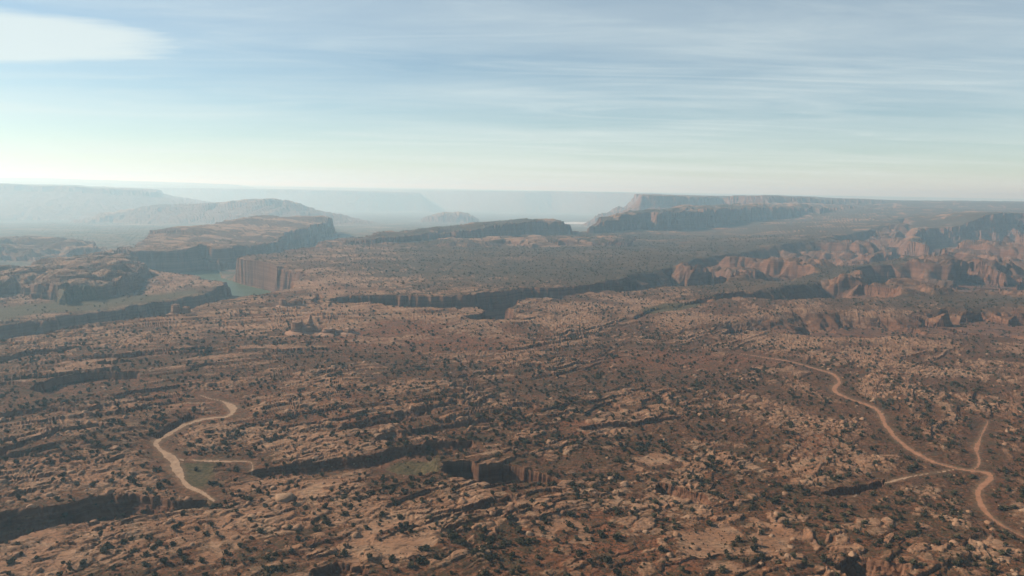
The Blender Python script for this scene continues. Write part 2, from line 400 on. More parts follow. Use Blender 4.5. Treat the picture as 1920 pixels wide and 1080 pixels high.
def macro(x, y):
    """large forms: height, object id, cut mask"""
    x = x.astype(F32); y = y.astype(F32)
    r = np.hypot(x, y)
    k = np.clip(r / 900.0, 0.30, 1.5).astype(F32)
    wx = perlin(x / 210, y / 210, 1) * 12 * k; wy = perlin(x / 210, y / 210, 2) * 12 * k
    wx += perlin(x / 66, y / 66, 3) * 8 * k; wy += perlin(x / 66, y / 66, 4) * 8 * k
    wx += perlin(x / 23, y / 23, 5) * 4 * np.minimum(k, 1); wy += perlin(x / 23, y / 23, 6) * 4 * np.minimum(k, 1)
    nr = r < 1500
    if nr.any():
        a, b = x[nr], y[nr]
        wx[nr] += perlin(a / 8, b / 8, 7) * 1.3; wy[nr] += perlin(a / 8, b / 8, 8) * 1.3
    nr = r < 800
    if nr.any():
        a, b = x[nr], y[nr]
        wx[nr] += np.abs(perlin(a / 3.4, b / 3.4, 77)) * 1.5; wy[nr] += np.abs(perlin(a / 3.4, b / 3.4, 78)) * 1.5
    fr = np.clip((r - 1500) / 3500, 0, 1)
    wx += perlin(x / 800, y / 800, 9) * 85 * fr; wy += perlin(x / 800, y / 800, 10) * 85 * fr
    X, Yw = x + wx, y + wy
    flute = (np.abs(perlin(x / 17, y / 17, 80)) * 2.4 - 0.5) * 4.5 * np.clip((r - 600) / 500, 0, 1) + (np.abs(perlin(x / 48, y / 48, 81)) * 2.4 - 0.5) * 8 * np.clip((r - 700) / 900, 0, 1)
    flute = flute.astype(F32)
    z = plateau(x, y)
    z += perlin(x / 420, y / 420, 11) * 5 * np.clip(r / 900, 0.5, 1) + perlin(x / 130, y / 130, 12) * 2.2
    fid = np.zeros(x.shape, np.int16)
    cut = np.zeros(x.shape, F32)
    # slickrock domes with gullies between
    for poly, amp, size in DOMES:
        m = bbox_mask(poly, X, Yw, 60)
        if not m.any():
            continue
        s = sdf(poly, X[m], Yw[m])
        f1, f2, hid = worley((x[m] * 0.8 + y[m] * 0.6 + wx[m] * 2) / size, (y[m] * 0.8 - x[m] * 0.6 + wy[m] * 2) / (size * 1.7), 3)
        g1, g2, _ = worley((x[m] + wx[m] * 2) / (size * 0.36), (y[m] + wy[m] * 2) / (size * 0.5), 5)
        rg_ = np.clip(1 - np.abs(perlin(x[m] / 24, y[m] / 24, 84)) * 3.2, 0, 1)
        d = -amp * 0.16 * rg_ * 0.35 + amp * ((hid - 0.7) * 1.1 - 0.8 * (1 - sst(0.0, 0.34, f2 - f1)) + 0.22 * sst(0.0, 0.6, g2 - g1) - 0.15)
        wgt = sst(-8, 30, s)
        z[m] += d * wgt
        cut[m] = np.maximum(cut[m], wgt * 0.6)
    # the great valley
    m = r > 350
    s = sdf(VALLEY, X[m], Yw[m]) + flute[m]
    zz = z[m]
    zv = np.maximum(-41.3 + np.abs(perlin(x[m] / 300, y[m] / 300, 13)) * 1.2 - np.interp(r[m], [2700, 5200, 10000, 20000], [0, 69, 150, 190]).astype(F32), zz - 34 * sst(0, 11, s) - np.maximum(s - 11, 0) * 0.7)
    ins = s > 0
    zz = np.where(ins, np.minimum(zz, zv), zz)
    z[m] = zz
    f = fid[m]; f[s > 14] = VALLEY_ID; fid[m] = f
    c = cut[m]; c = np.maximum(c, sst(-3, 3, s) * sst(120, 60, s)); cut[m] = c
    for name, poly, hc, wc, tal, da, ds in RAISE:
        reach = 500 if r.max() > 2000 else 300
        m = bbox_mask(poly, X, Yw, reach)
        if not m.any():
            continue
        xm, ym = X[m], Yw[m]
        s = sdf(poly, xm, ym) - flute[m] * (1 if hc > 12 else 0.4)
        top = idw(poly, xm, ym)
        if ds < 150:
            f1, f2, hid = worley((x[m] * 0.6 + y[m] * 0.8 + wx[m]) / ds, (y[m] * 0.6 - x[m] * 0.8 + wy[m]) / (ds * 0.62), 6)
            top = top + da * ((hid - 0.65) - 0.6 * (1 - sst(0, 0.5, f2 - f1)))
        top = top + da * 0.5 * perlin(x[m] / ds, y[m] / ds, 14) - da * 0.8 * sst(wc * 2.5, 0, s)
        q = -s
        gl = 2.4 * hc + 12
        gul = (1 - np.abs(perlin(X[m] / gl, Yw[m] / gl, 82)) * 2) * 0.22 * hc * sst(wc, wc * 3 + 20, q)
        zf = top - hc * (0.6 * sst(0, wc * 0.5, q) + 0.4 * sst(wc * 0.6, wc, q)) - np.maximum(q - wc * 0.7, 0) * tal - gul
        w = zf > z[m]
        zm = z[m]; zm[w] = zf[w]; z[m] = zm
        f = fid[m]; f[w] = FID[name]; fid[m] = f
        c = cut[m]; c[w] = np.clip(np.where(s[w] < wc * 0.2, 1.0, 0.0), 0, 1); cut[m] = c
    for poly, floor, hc, wc, tal in CUT:
        m = bbox_mask(poly, X, Yw, 10)
        if not m.any():
            continue
        s = sdf(poly, X[m], Yw[m]) + (flute[m] * (1.7 if floor == -40 else 1.0) if floor < -20 else 0)
        zm = z[m]
        rim = idw(poly, X[m], Yw[m])
        zc = np.maximum(floor + perlin(x[m] / 25, y[m] / 25, 15) * 0.8 + (rim if abs(floor) < 12 else 0), zm - hc * (0.5 * sst(0, wc * 0.28, s) + 0.3 * sst(wc * 0.4, wc * 0.6, s) + 0.2 * sst(wc * 0.75, wc, s)) - np.maximum(s - wc * 0.8, 0) * tal)
        w = (s > 0)
        zm = np.where(w, np.minimum(zm, zc), zm)
        z[m] = zm
        cm = cut[m]; cm = np.maximum(cm, w * 1.0); cut[m] = cm
        f = fid[m]; f[w] = 0; fid[m] = f
    tz = (z + perlin(x / 150, y / 150, 83) * 4) / 4.5
    tf = tz - np.floor(tz)
    z = z + cut * 0.55 * 4.5 * (sst(0.1, 0.6, tf) - tf) * np.clip(r / 700, 0.3, 1)
    m = bbox_mask(RIVER, X, Yw, 10)
    if m.any():
        s = sdf(RIVER, x[m] + wx[m] * 0.4, y[m] + wy[m] * 0.4)
        z[m] = np.where(s > 0, np.minimum(z[m], -42 - np.clip(s, 0, 8) * 0.9), z[m])
    return z, fid, cut, wx, wy

def surface(x, y):
    """full height plus what covers the ground: rock, vegetation, sand, redness, meadow, cliff"""
    z, fid, cut, wx, wy = macro(x, y)
    x = x.astype(F32); y = y.astype(F32)
    r = np.hypot(x, y)
    n = x.shape
    rock = np.zeros(n, F32); veg = np.zeros(n, F32); sand = np.zeros(n, F32); red = np.zeros(n, F32); mead = np.zeros(n, F32)
    rid = np.full(n, -1, np.int16)
    soft = np.ones(n, F32)                       # how much broken rock relief stays
    for i, (nm, w, line) in enumerate(ROADS):
        d = line_dist(line, x + wx * 0.12, y + wy * 0.12, 30)
        ww = w * (1 + (0.35 if nm == 'road' else 0.9) * perlin(x / 22, y / 22, 30 + i) + 0.3 * perlin(x / 5, y / 5, 31))
        for e in (line[0], line[-1]):                # tracks fade out at their ends
            ww = ww * (0.25 + 0.75 * sst(0, 45, np.hypot(x - e[0], y - e[1])))
        hit = d < ww * 0.5
        rid[hit] = i
        sand = np.maximum(sand, sst(ww * 1.1 + 1.5, ww * 0.45, d) * (0.55 + 0.45 * hit))
        soft = np.minimum(soft, sst(ww * 0.5 + 1, ww * 0.5 + 20, d))
    for poly, rr in MEADOWS:
        m = bbox_mask(poly, x, y, 30)
        s = sdf(poly, x[m] + wx[m] * 0.6, y[m] + wy[m] * 0.6)
        mead[m] = np.maximum(mead[m], sst(-rr, rr * 0.6, s)); soft[m] = np.minimum(soft[m], 1 - sst(-rr, rr, s) * 0.9)
    for poly, rr in REDS:
        m = bbox_mask(poly, x, y, 60)
        s = sdf(poly, x[m] + wx[m] * 1.5, y[m] + wy[m] * 1.5)
        a = sst(-rr, rr, s)
        red[m] = np.maximum(red[m], a); soft[m] = np.minimum(soft[m], 1 - a * 0.35)
    big = perlin(x / 260, y / 260, 20) + 0.55 * perlin(x / 95, y / 95, 21) + 0.3 * perlin(x / 40, y / 40, 24)
    near = r < 1700
    det = np.zeros(n, F32)
    if near.any():
        a, b, rr = x[near], y[near], r[near]
        wa, wb = wx[near], wy[near]
        bg_ = big[near]
        # bearing of the jointing swings from left to right
        jt = 0.62 + 0.35 * perlin(a / 600, b / 600, 22)
        ca, sa = np.cos(jt), np.sin(jt)
        p = a * ca + b * sa + wa * 0.6; q = -a * sa + b * ca + wb * 0.6
        # ledges: sheets that dip away and break off toward the camera
        ph = q / 34 + 1.2 * perlin(p / 110, q / 45, 23) + 0.5 * perlin(p / 26, q / 15, 25)
        fr = ph - np.floor(ph)
        amp = sst(-0.1, 0.75, perlin(p / 160, q / 90, 26) + 0.35) * (1.7 + 1.0 * sst(380, 560, rr))
        led = amp * (sst(0.0, 0.07, fr) * (1 - fr) ** 1.2)
        ph2 = q / 12 + 1.0 * perlin(p / 30, q / 14, 27) + 0.4 * perlin(p / 9, q / 6, 29)
        fr2 = ph2 - np.floor(ph2)
        led2 = 1.2 * sst(0.0, 0.8, perlin(p / 60, q / 40, 28) + 0.3) * (sst(0.0, 0.12, fr2) * (1 - fr2))
        # joint blocks, two sizes
        wv = perlin(a / 28, b / 28, 49); wv2 = perlin(a / 28, b / 28, 50)
        f1, f2, h1 = worley(p / 9.5 + 0.4 * perlin(a / 9, b / 9, 40) + 0.9 * wv, q / 5.0 + 0.4 * perlin(a / 9, b / 9, 41) + 0.9 * wv2, 1, 1.0)
        e1 = sst(0.03, 0.34, f2 - f1)
        g1, g2, h2 = worley(p / 4.4 + 0.3 * perlin(a / 4, b / 4, 42) + wv2, q / 2.7 + wv, 2, 1.0)
        e2 = sst(0.04, 0.4, g2 - g1)
        # parallel joints that split the sheets into slabs
        jq = q / 3.9 + 0.9 * perlin(p / 24, q / 11, 51); jf = np.abs(jq - np.floor(jq) - 0.5) * 2
        jp = p / 11 + 0.8 * perlin(p / 10, q / 20, 52) + np.floor(jq) * 0.37; jg = np.abs(jp - np.floor(jp) - 0.5) * 2
        ej = sst(1.0, 0.72, jf) * sst(1.0, 0.86, jg)
        e2 = e2 * 0.45 + ej * 0.55
        rk = sst(-0.55, 0.25, bg_ + (h1 - 0.5) * 1.1 + 0.28 * sst(470, 300, rr))
        rk = rk * (0.35 + 0.65 * sst(-0.2, 0.5, perlin(a / 55, b / 55, 43) + 0.26 + 0.1 * sst(470, 300, rr)))
        fade1 = 1 - sst(450, 1100, rr) * 0.75; fade2 = 1 - sst(350, 800, rr)
        blk = rk * (0.75 + 0.25 * sst(300, 600, rr)) * (e1 * (0.25 + 1.15 * h1) * fade1 + e2 * (0.15 + 0.5 * h2) * fade2)
        rel = 1 - 0.5 * sst(0.0, 0.25, np.arctan2(a, b)) * sst(260, 420, rr)
        dd = (led * (1 - 0.5 * sst(500, 1100, rr)) + led2 * fade1 + blk) * soft[near] * rel
        calm = 1 - np.minimum(1.5 * cut[near], 0.93 - 0.55 * sst(750, 550, rr))
        det[near] = dd * calm + 0.25 * perlin(a / 3, b / 3, 44) * fade2
        rock[near] = rk * np.clip(e1 * 0.45 + e2 * 0.55, 0, 1) * (0.25 + 0.75 * soft[near])
        rock[near] = np.maximum(rock[near], sst(0.05, 0.2, fr) * sst(0.8, 0.3, fr) * sst(1.0, 3.0, amp) * 0.8 * soft[near] * (0.4 + 0.6 * e2))
        veg[near] = np.clip(1.0 - rock[near] * 1.1, 0, 1)
    for poly in PANS:
        m = bbox_mask(poly, x, y, 12)
        if m.any():
            s = sdf(poly, x[m] + wx[m] * 3, y[m] + wy[m] * 3)
            a = sst(-4, 4, s) * sst(0.75, 0.45, np.abs(perlin(x[m] / 14, y[m] / 14, 90)) * 1.6)
            det[m] *= 1 - 0.72 * a
            rock[m] = np.maximum(rock[m], a * 0.92); veg[m] *= 1 - 0.85 * a
    fa = ~near
    if fa.any():
        a, b = x[fa], y[fa]
        nz = perlin(a / 70, b / 45, 45) + 0.6 * perlin(a / 26, b / 18, 46)
        wide = perlin(a / 420, b / 170, 53) + 0.6 * perlin(a / 150, b / 80, 54)
        det[fa] = (nz * 1.6 + wide * 3.0) * (1 - cut[fa] * 0.5)
        rock[fa] = sst(-0.1, 0.6, nz + 0.9 * wide - 0.05)
        veg[fa] = 1 - rock[fa]
    z = z + det
    # the vegetated flats beyond the gorge, the barer valley and the bare domes
    th = np.arctan2(x, y)
    green = sst(820, 1150, r) * sst(-0.30, -0.1, th)
    mid = green * (1 - cut)
    rock *= (1 - (0.62 - 0.25 * sst(1900, 2600, r)) * mid) * (1 - 0.32 * sst(0.0, 0.3, th) * sst(300, 420, r))
    veg = np.clip(veg * (1 - cut * 0.95), 0, 1) * (0.9 + 0.1 * green)
    red = np.maximum(red, sst(0.15, 0.9, perlin(x / 190, y / 190, 47) + 0.3 * perlin(x / 50, y / 50, 48)) * 0.9)
    return dict(z=z, fid=fid, cut=cut, rock=np.clip(rock, 0, 1), veg=veg, sand=sand, red=np.clip(red, 0, 1), mead=mead, rid=rid, green=green)

# ------------------------------------------------------------------ materials
def mat(name):
    m = bpy.data.materials.new(name)
    m.use_nodes = True
    t = m.node_tree
    t.nodes.clear()
    return m, t
class NT:
    def __init__(s, t):
        s.t = t
    def n(s, ty, **kw):
        nd = s.t.nodes.new(ty)
        for k, v in kw.items():
            setattr(nd, k, v)
        return nd
    def put(s, inp, v):
        if isinstance(v, (int, float)):
            inp.default_value = v
        elif isinstance(v, tuple):
            inp.default_value = v if len(v) == 4 or inp.type == 'VECTOR' else (*v, 1)
        else:
            s.t.links.new(v, inp)
    def math(s, op, a, b=0.0, clamp=False):
        nd = s.n('ShaderNodeMath', operation=op, use_clamp=clamp)
        s.put(nd.inputs[0], a); s.put(nd.inputs[1], b)
        return nd.outputs[0]
    def mix(s, f, a, b, blend='MIX'):
        nd = s.n('ShaderNodeMix', data_type='RGBA', blend_type=blend)
        s.put(nd.inputs['Factor'], f); s.put(nd.inputs['A'], a); s.put(nd.inputs['B'], b)
        return nd.outputs['Result']
    def noise(s, vec, scale, detail=4, rough=0.55, dist=0.0):
        nd = s.n('ShaderNodeTexNoise')
        s.put(nd.inputs['Vector'], vec)
        nd.inputs['Scale'].default_value = scale; nd.inputs['Detail'].default_value = detail
        nd.inputs['Roughness'].default_value = rough; nd.inputs['Distortion'].default_value = dist
        return nd.outputs[0]
    def rng(s, v, a, b, c=0.0, d=1.0):
        nd = s.n('ShaderNodeMapRange', interpolation_type='SMOOTHSTEP')
        s.put(nd.inputs[0], v)
        for i, q in enumerate((a, b, c, d)):
            nd.inputs[i + 1].default_value = q
        return nd.outputs[0]
    def scale(s, vec, sc, rot=(0, 0, 0)):
        nd = s.n('ShaderNodeMapping')
        s.put(nd.inputs[0], vec)
        nd.inputs['Scale'].default_value = sc; nd.inputs['Rotation'].default_value = rot
        return nd.outputs[0]
    def finish(s, col, rough=0.95, bump=None, bs=0.5, bd=1.0, spec=0.1):
        b = s.n('ShaderNodeBsdfPrincipled')
        s.put(b.inputs['Base Color'], col)
        s.put(b.inputs['Roughness'], rough)
        b.inputs['Specular IOR Level'].default_value = spec
        if bump is not None:
            bn = s.n('ShaderNodeBump')
            bn.inputs['Strength'].default_value = bs; bn.inputs['Distance'].default_value = bd
            s.put(bn.inputs['Height'], bump)
            s.t.links.new(bn.outputs[0], b.inputs['Normal'])
        o = s.n('ShaderNodeOutputMaterial')
        s.t.links.new(b.outputs[0], o.inputs[0])

def make_ground_mat(name):
    m, t = mat(name)
    q = NT(t)
    pos = q.n('ShaderNodeNewGeometry').outputs['Position']
    a = q.n('ShaderNodeAttribute', attribute_name='cover')
    b = q.n('ShaderNodeAttribute', attribute_name='place')
    sa = q.n('ShaderNodeSeparateColor'); t.links.new(a.outputs['Color'], sa.inputs[0])
    sb = q.n('ShaderNodeSeparateColor'); t.links.new(b.outputs['Color'], sb.inputs[0])
    rock, veg, sand, red = sa.outputs[0], sa.outputs[1], sa.outputs[2], a.outputs['Alpha']
    mead, cut, green = sb.outputs[0], sb.outputs[1], sb.outputs[2]
    nb = q.noise(pos, 0.012, 4)
    nm = q.noise(pos, 0.09, 5, 0.6)
    nf = q.noise(pos, 0.7, 5, 0.65)
    # sandstone: cream to pink, stained
    rc = q.mix(q.rng(nb, 0.35, 0.65), (0.216, 0.122, 0.072), (0.187, 0.096, 0.053))
    rc = q.mix(q.rng(nm, 0.42, 0.70), rc, (0.244, 0.156, 0.097))
    rc = q.mix(q.rng(nf, 0.50, 0.72, 0, 0.5), rc, (0.087, 0.054, 0.036))
    # soil: red sand to brown
    sc = q.mix(q.rng(nm, 0.35, 0.65), (0.078, 0.034, 0.018), (0.114, 0.051, 0.025))
    sc = q.mix(q.math('MULTIPLY', red, 0.75), sc, (0.157, 0.060, 0.029))
    # low scrub that grows in the soil
    sp = q.noise(pos, 0.62, 4, 0.75)
    sp2 = q.noise(pos, 0.10, 3, 0.7)
    sc = q.mix(q.math('MULTIPLY', green, 0.65), sc, (0.049, 0.043, 0.028))
    scr = q.math('MULTIPLY', q.rng(q.math('ADD', q.math('MULTIPLY', sp, 0.72), q.math('MULTIPLY', sp2, 0.28)), 0.46, 0.53), q.math('MULTIPLY', veg, 0.85))
    vc = q.mix(q.rng(sp2, 0.4, 0.6), (0.019, 0.019, 0.011), (0.033, 0.031, 0.017))
    vc = q.mix(green, vc, (0.022, 0.025, 0.017))
    chip = q.noise(q.scale(pos, (0.55, 0.9, 0.9), (0, 0, -0.6)), 1.0, 4, 0.75)
    sc = q.mix(q.rng(chip, 0.54, 0.60, 0, 0.7), sc, q.mix(0.5, sc, rc))
    crk = q.rng(q.math('ABSOLUTE', q.math('SUBTRACT', q.noise(q.scale(pos, (0.10, 0.30, 0.2), (0, 0, -0.65)), 1.0, 5, 0.65, 0.3), 0.5)), 0.0, 0.035)
    rc = q.mix(q.math('MULTIPLY', q.math('SUBTRACT', 1.0, crk), 0.7), rc, (0.052, 0.036, 0.026))
    col = q.mix(q.rng(rock, 0.20, 0.42), sc, rc)
    col = q.mix(q.math('MULTIPLY', scr, q.rng(rock, 0.75, 0.35)), col, vc)
    # cliffs and domes: redder, banded by bedding, streaked down the face
    st = q.noise(q.scale(pos, (0.11, 0.11, 0.018)), 1.0, 5, 0.6)
    bed = q.noise(q.scale(pos, (0.004, 0.004, 0.55)), 1.0, 4, 0.6, 0.4)
    cc = q.mix(q.rng(bed, 0.35, 0.65), (0.092, 0.042, 0.024), (0.142, 0.074, 0.044))
    cc = q.mix(q.rng(st, 0.48, 0.72, 0, 0.7), cc, (0.034, 0.019, 0.015))
    nrm = q.n('ShaderNodeNewGeometry').outputs['True Normal']
    sz = q.n('ShaderNodeSeparateXYZ'); t.links.new(nrm, sz.inputs[0])
    steep = q.rng(sz.outputs[2], 0.85, 0.55)
    scrubtop = q.math('MULTIPLY', q.rng(sp, 0.53, 0.6), q.rng(sz.outputs[2], 0.80, 0.95))
    cc = q.mix(q.math('MULTIPLY', scrubtop, 0.75), cc, vc)
    col = q.mix(q.math('MAXIMUM', q.math('MULTIPLY', cut, 0.92), steep), col, cc)
    col = q.mix(q.math('MULTIPLY', sand, 0.8), col, q.mix(nf, (0.153, 0.096, 0.058), (0.186, 0.123, 0.079)))
    mc = q.mix(q.rng(sp, 0.42, 0.56), (0.078, 0.060, 0.030), (0.040, 0.038, 0.017))
    col = q.mix(q.math('MULTIPLY', mead, 0.9), col, mc)
    bh = q.math('ADD', q.math('MULTIPLY', nf, 0.7), q.math('MULTIPLY', scr, 0.6))
    q.finish(col, 0.97, bh, 0.7, 1.1, 0.08)
    return m
def make_sand_mat(name, c1, c2):
    m, t = mat(name)
    q = NT(t)
    pos = q.n('ShaderNodeNewGeometry').outputs['Position']
    nf = q.noise(pos, 0.35, 6, 0.65)
    nn = q.noise(pos, 1.6, 4, 0.6)
    col = q.mix(q.rng(nf, 0.3, 0.7), c1, c2)
    col = q.mix(q.rng(nn, 0.58, 0.7, 0, 0.5), col, (0.074, 0.040, 0.023))
    q.finish(col, 0.98, nn, 0.5, 0.4, 0.05)
    return m
def make_valley_mat(name):
    m, t = mat(name)
    q = NT(t)
    pos = q.n('ShaderNodeNewGeometry').outputs['Position']
    n1 = q.noise(pos, 0.0022, 5, 0.6)
    n2 = q.noise(pos, 0.02, 5, 0.6)
    col = q.mix(q.rng(n2, 0.36, 0.58), (0.120, 0.080, 0.055), (0.050, 0.050, 0.034))
    col = q.mix(q.rng(n1, 0.54, 0.72), col, (0.20, 0.145, 0.105))
    q.finish(col, 0.97, n2, 0.5, 2.0, 0.05)
    return m
def make_water_mat():
    m, t = mat('river_water')
    q = NT(t)
    pos = q.n('ShaderNodeNewGeometry').outputs['Position']
    n1 = q.noise(q.scale(pos, (0.02, 0.05, 1), (0, 0, 0.6)), 1.0, 3)
    n2 = q.noise(pos, 0.5, 3)
    col = q.mix(q.rng(n1, 0.4, 0.65), (0.046, 0.062, 0.034), (0.058, 0.072, 0.042))
    q.finish(col, 0.4, n2, 0.3, 0.6, 0.05)
    return m
def make_leaf_mat(name, c1, c2):
    m, t = mat(name)
    q = NT(t)
    oi = q.n('ShaderNodeObjectInfo').outputs['Random']
    pos = q.n('ShaderNodeNewGeometry').outputs['Position']
    nn = q.noise(pos, 1.7, 3, 0.6)
    col = q.mix(q.rng(q.math('ADD', q.math('MULTIPLY', oi, 0.5), q.math('MULTIPLY', nn, 0.5)), 0.25, 0.75), c1, c2)
    q.finish(col, 0.9, None, spec=0.15)
    return m
def make_boulder_mat(name):
    m, t = mat(name)
    q = NT(t)
    oi = q.n('ShaderNodeObjectInfo').outputs['Random']
    pos = q.n('ShaderNodeNewGeometry').outputs['Position']
    nf = q.noise(pos, 0.7, 6, 0.65)
    nn = q.noise(q.scale(pos, (0.4, 0.4, 2.2)), 1.0, 4, 0.6)
    col = q.mix(oi, (0.236, 0.156, 0.101), (0.197, 0.110, 0.064))
    col = q.mix(q.rng(nf, 0.5, 0.72, 0, 0.6), col, (0.092, 0.052, 0.032))
    col = q.mix(q.rng(nn, 0.5, 0.7, 0, 0.4), col, (0.260, 0.181, 0.122))
    q.finish(col, 0.96, nf, 0.7, 0.6, 0.08)
    return m
MG = make_ground_mat('slickrock_ground')
MRED = make_sand_mat('red_dirt', (0.195, 0.095, 0.054), (0.255, 0.132, 0.078))
MSAND = make_sand_mat('pale_sand', (0.215, 0.142, 0.092), (0.275, 0.190, 0.128))
MV = make_valley_mat('valley_floor')
MW = make_water_mat()
MB = make_boulder_mat('sandstone')

# ------------------------------------------------------------------ terrain grid: a fan of columns, rows packed where the land is steep
FR = FPX * 1024 / 1920.0
tmax = math.tan(R(37.6))
NC = 1260
dense = np.arctan(np.linspace(-tmax, tmax, NC))
side = R(37.6) + (np.linspace(0, 1, 34)[1:] ** 1.7) * (np.pi - R(37.6))
theta = np.concatenate([-side[::-1], dense, side[:-1]])
NCOL = len(theta)
NR, NS = 980, 1900
inv = np.linspace(1 / 165.0, 1 / 9000.0, NS - 260)
rs = np.concatenate([1 / inv, np.geomspace(9000, 66000, 261)[1:]])
st, ct = np.sin(theta), np.cos(theta)
zz = np.empty((NCOL, NS), F32)
CH = 160
for i in range(0, NCOL, CH):
    X = np.outer(st[i:i + CH], rs).ravel(); Yv = np.outer(ct[i:i + CH], rs).ravel()
    zz[i:i + CH] = macro(X, Yv)[0].reshape(-1, NS)
print('pass 1', round(time.time() - T0, 1))
rm = 0.5 * (rs[1:] + rs[:-1])
ground_px = FR * H * np.diff(rs) / (rs[1:] * rs[:-1])
wgt = 0.85 * ground_px[None, :] + 0.55 * FR * np.abs(np.diff(zz, axis=1)) / rm[None, :] + 5.0 * np.diff(np.log(rs))[None, :]
for KW in (24, 24):                             # neighbouring columns share almost the same rows
    cs = np.cumsum(np.pad(wgt, ((KW + 1, KW), (0, 0)), mode='edge'), axis=0)
    wgt = (cs[2 * KW + 1:] - cs[:-2 * KW - 1]) / (2 * KW + 1)
cum = np.concatenate([np.zeros((NCOL, 1)), np.cumsum(wgt, axis=1)], axis=1)
rg = np.empty((NCOL, NR))
for i in range(NCOL):
    rg[i] = np.interp(np.linspace(0, cum[i, -1], NR), cum[i], rs)
rg = np.concatenate([np.tile(np.array([2.0, 40, 90, 130]), (NCOL, 1)), rg], axis=1)
NR += 4
del zz, wgt, cs, cum
PX = (rg * st[:, None]).ravel().astype(F32); PY = (rg * ct[:, None]).ravel().astype(F32)
parts = []
CHN = 160 * NR
for i in range(0, len(PX), CHN):
    parts.append(surface(PX[i:i + CHN], PY[i:i + CHN]))
SF = {k: np.concatenate([p[k] for p in parts]) for k in parts[0]}
del parts
print('pass 2', round(time.time() - T0, 1))
cols = np.arange(NCOL); nxt = (cols + 1) % NCOL
a0 = (cols[:, None] * NR + np.arange(NR - 1)[None, :]); b0 = (nxt[:, None] * NR + np.arange(NR - 1)[None, :])
quads = np.stack([a0, b0, b0 + 1, a0 + 1], axis=-1).reshape(-1, 4).astype(np.int32)
quads = quads[:, ::-1]
ROADBASE = 100
fid = SF['fid'].astype(np.int32).copy()
fid[SF['rid'] >= 0] = ROADBASE + SF['rid'][SF['rid'] >= 0]
qid = fid[quads[:, 0]]
# roads are read at all four corners so that their edges stay clean
CO = np.stack([PX, PY, SF['z']], axis=1).astype(F32)
COVER = np.stack([SF['rock'], SF['veg'], SF['sand'], SF['red']], axis=1).astype(F32)
PLACE = np.stack([SF['mead'], SF['cut'], SF['green'], np.ones_like(SF['mead'])], axis=1).astype(F32)

def mesh_from(name, co, faces, material, extra=None, smooth=False):
    me = bpy.data.meshes.new(name)
    k = faces.shape[1]
    me.vertices.add(len(co)); me.vertices.foreach_set('co', np.ascontiguousarray(co, dtype=F32).ravel())
    me.loops.add(faces.size); me.loops.foreach_set('vertex_index', np.ascontiguousarray(faces, dtype=np.int32).ravel())
    me.polygons.add(len(faces)); me.polygons.foreach_set('loop_start', np.arange(0, faces.size, k, dtype=np.int32))
    me.polygons.foreach_set('loop_total', np.full(len(faces), k, np.int32))
    me.polygons.foreach_set('use_smooth', np.full(len(faces), smooth))
    for an, arr in (extra or {}).items():
        at = me.attributes.new(an, 'FLOAT_COLOR', 'POINT')
        at.data.foreach_set('color', np.ascontiguousarray(arr, dtype=F32).ravel())
    me.update(calc_edges=True)
    me.materials.append(material)
    o = bpy.data.objects.new(name, me)
    C.objects.link(o)
    return o
def tag(o, label=None, cat=None, group=None, kind=None):
    if label: o['label'] = label
    if cat: o['category'] = cat
    if group: o['group'] = group
    if kind: o['kind'] = kind
    return o
def land(name, ids, material, label):
    sel = quads[np.isin(qid, ids)]
    if len(sel) == 0:
        return None
    used = np.zeros(len(CO), bool); used[sel.ravel()] = True
    rem = np.cumsum(used) - 1
    o = mesh_from(name, CO[used], rem[sel], material, {'cover': COVER[used], 'place': PLACE[used]})
    return tag(o, label, None, None, 'structure')
fi = FID
land('terrain', [0], MG, 'broken tan slickrock plateau with red soil and dark scrub')
land('canyon_floor', [VALLEY_ID], MV, 'hazy low valley floor beside the green river')
land('hill', [fi['F1']], MG, 'faint far ridge on the horizon')
land('far_plateau', [fi['F5']], MG, 'pale blue far plateau along the horizon')
land('mesa', [fi['F4']], MG, 'pale hazy mesa with sloping shoulder behind the ridge')
land('mesa', [fi['F2']], MG, 'broad blue shadowed mesa at the left edge')
land('hill', [fi['F3']], MG, 'hazy rounded ridge between the two blue mesas')
land('hill', [fi['HV']], MG, 'low hazy hills on the far valley floor')
land('hill', [fi['HQ']], MG, 'low apron of hills below the pyramid butte')
land('butte', [fi['HP']], MG, 'small pyramid butte in the haze')
land('mesa', [fi['F6']], MG, 'dark flat topped mesa on the skyline with cliff end')
land('slickrock_hill', [fi['H1']], MG, 'rounded slickrock domes above the blue valley shade')
land('canyon_bench', [fi['B1']], MG, 'green flat bench above the dark canyon cliff')
land('slickrock_hill', [fi['H2']], MG, 'lumpy sunlit slickrock hill above the green bench')
land('mesa', [fi['F9']], MG, 'tilted pale topped mesa with dark blue cliff above the river')
land('cliff', [fi['F7']], MG, 'long dark red sandstone cliff band below the skyline mesa')
land('sandstone_fin', [fi['F8']], MG, 'long dark sandstone fin beyond the scrub plain')
land('slickrock_ledge', [fi['L1']], MG, 'pale slickrock ledges at the foot of the long fin')
RL = {'road': ('dirt_road', MRED, 'orange dirt road winding down the right side'),
      'track': ('dirt_track', MRED, 'short dirt track joining the orange road from above'),
      'wash_left': ('sandy_wash', MSAND, 'wide pale sandy wash curving through the slickrock'),
      'wash_branch': ('sandy_wash', MSAND, 'thin sandy branch running along the olive meadow'),
      'wash_right': ('sandy_wash', MSAND, 'pale sandy wash beside the dark ledge by the road'),
      'wash_mid': ('sandy_wash', MSAND, 'faint sandy wash leading away from the dark alcove'),
      'meadow_wash': ('sandy_wash', MSAND, 'thin sandy path crossing the green meadow'),
      'upper_wash': ('sandy_wash', MSAND, 'small pale sand patch above the left ledges'),
      'far_trail': ('dirt_track', MRED, 'faint looping trail on the red flat')}
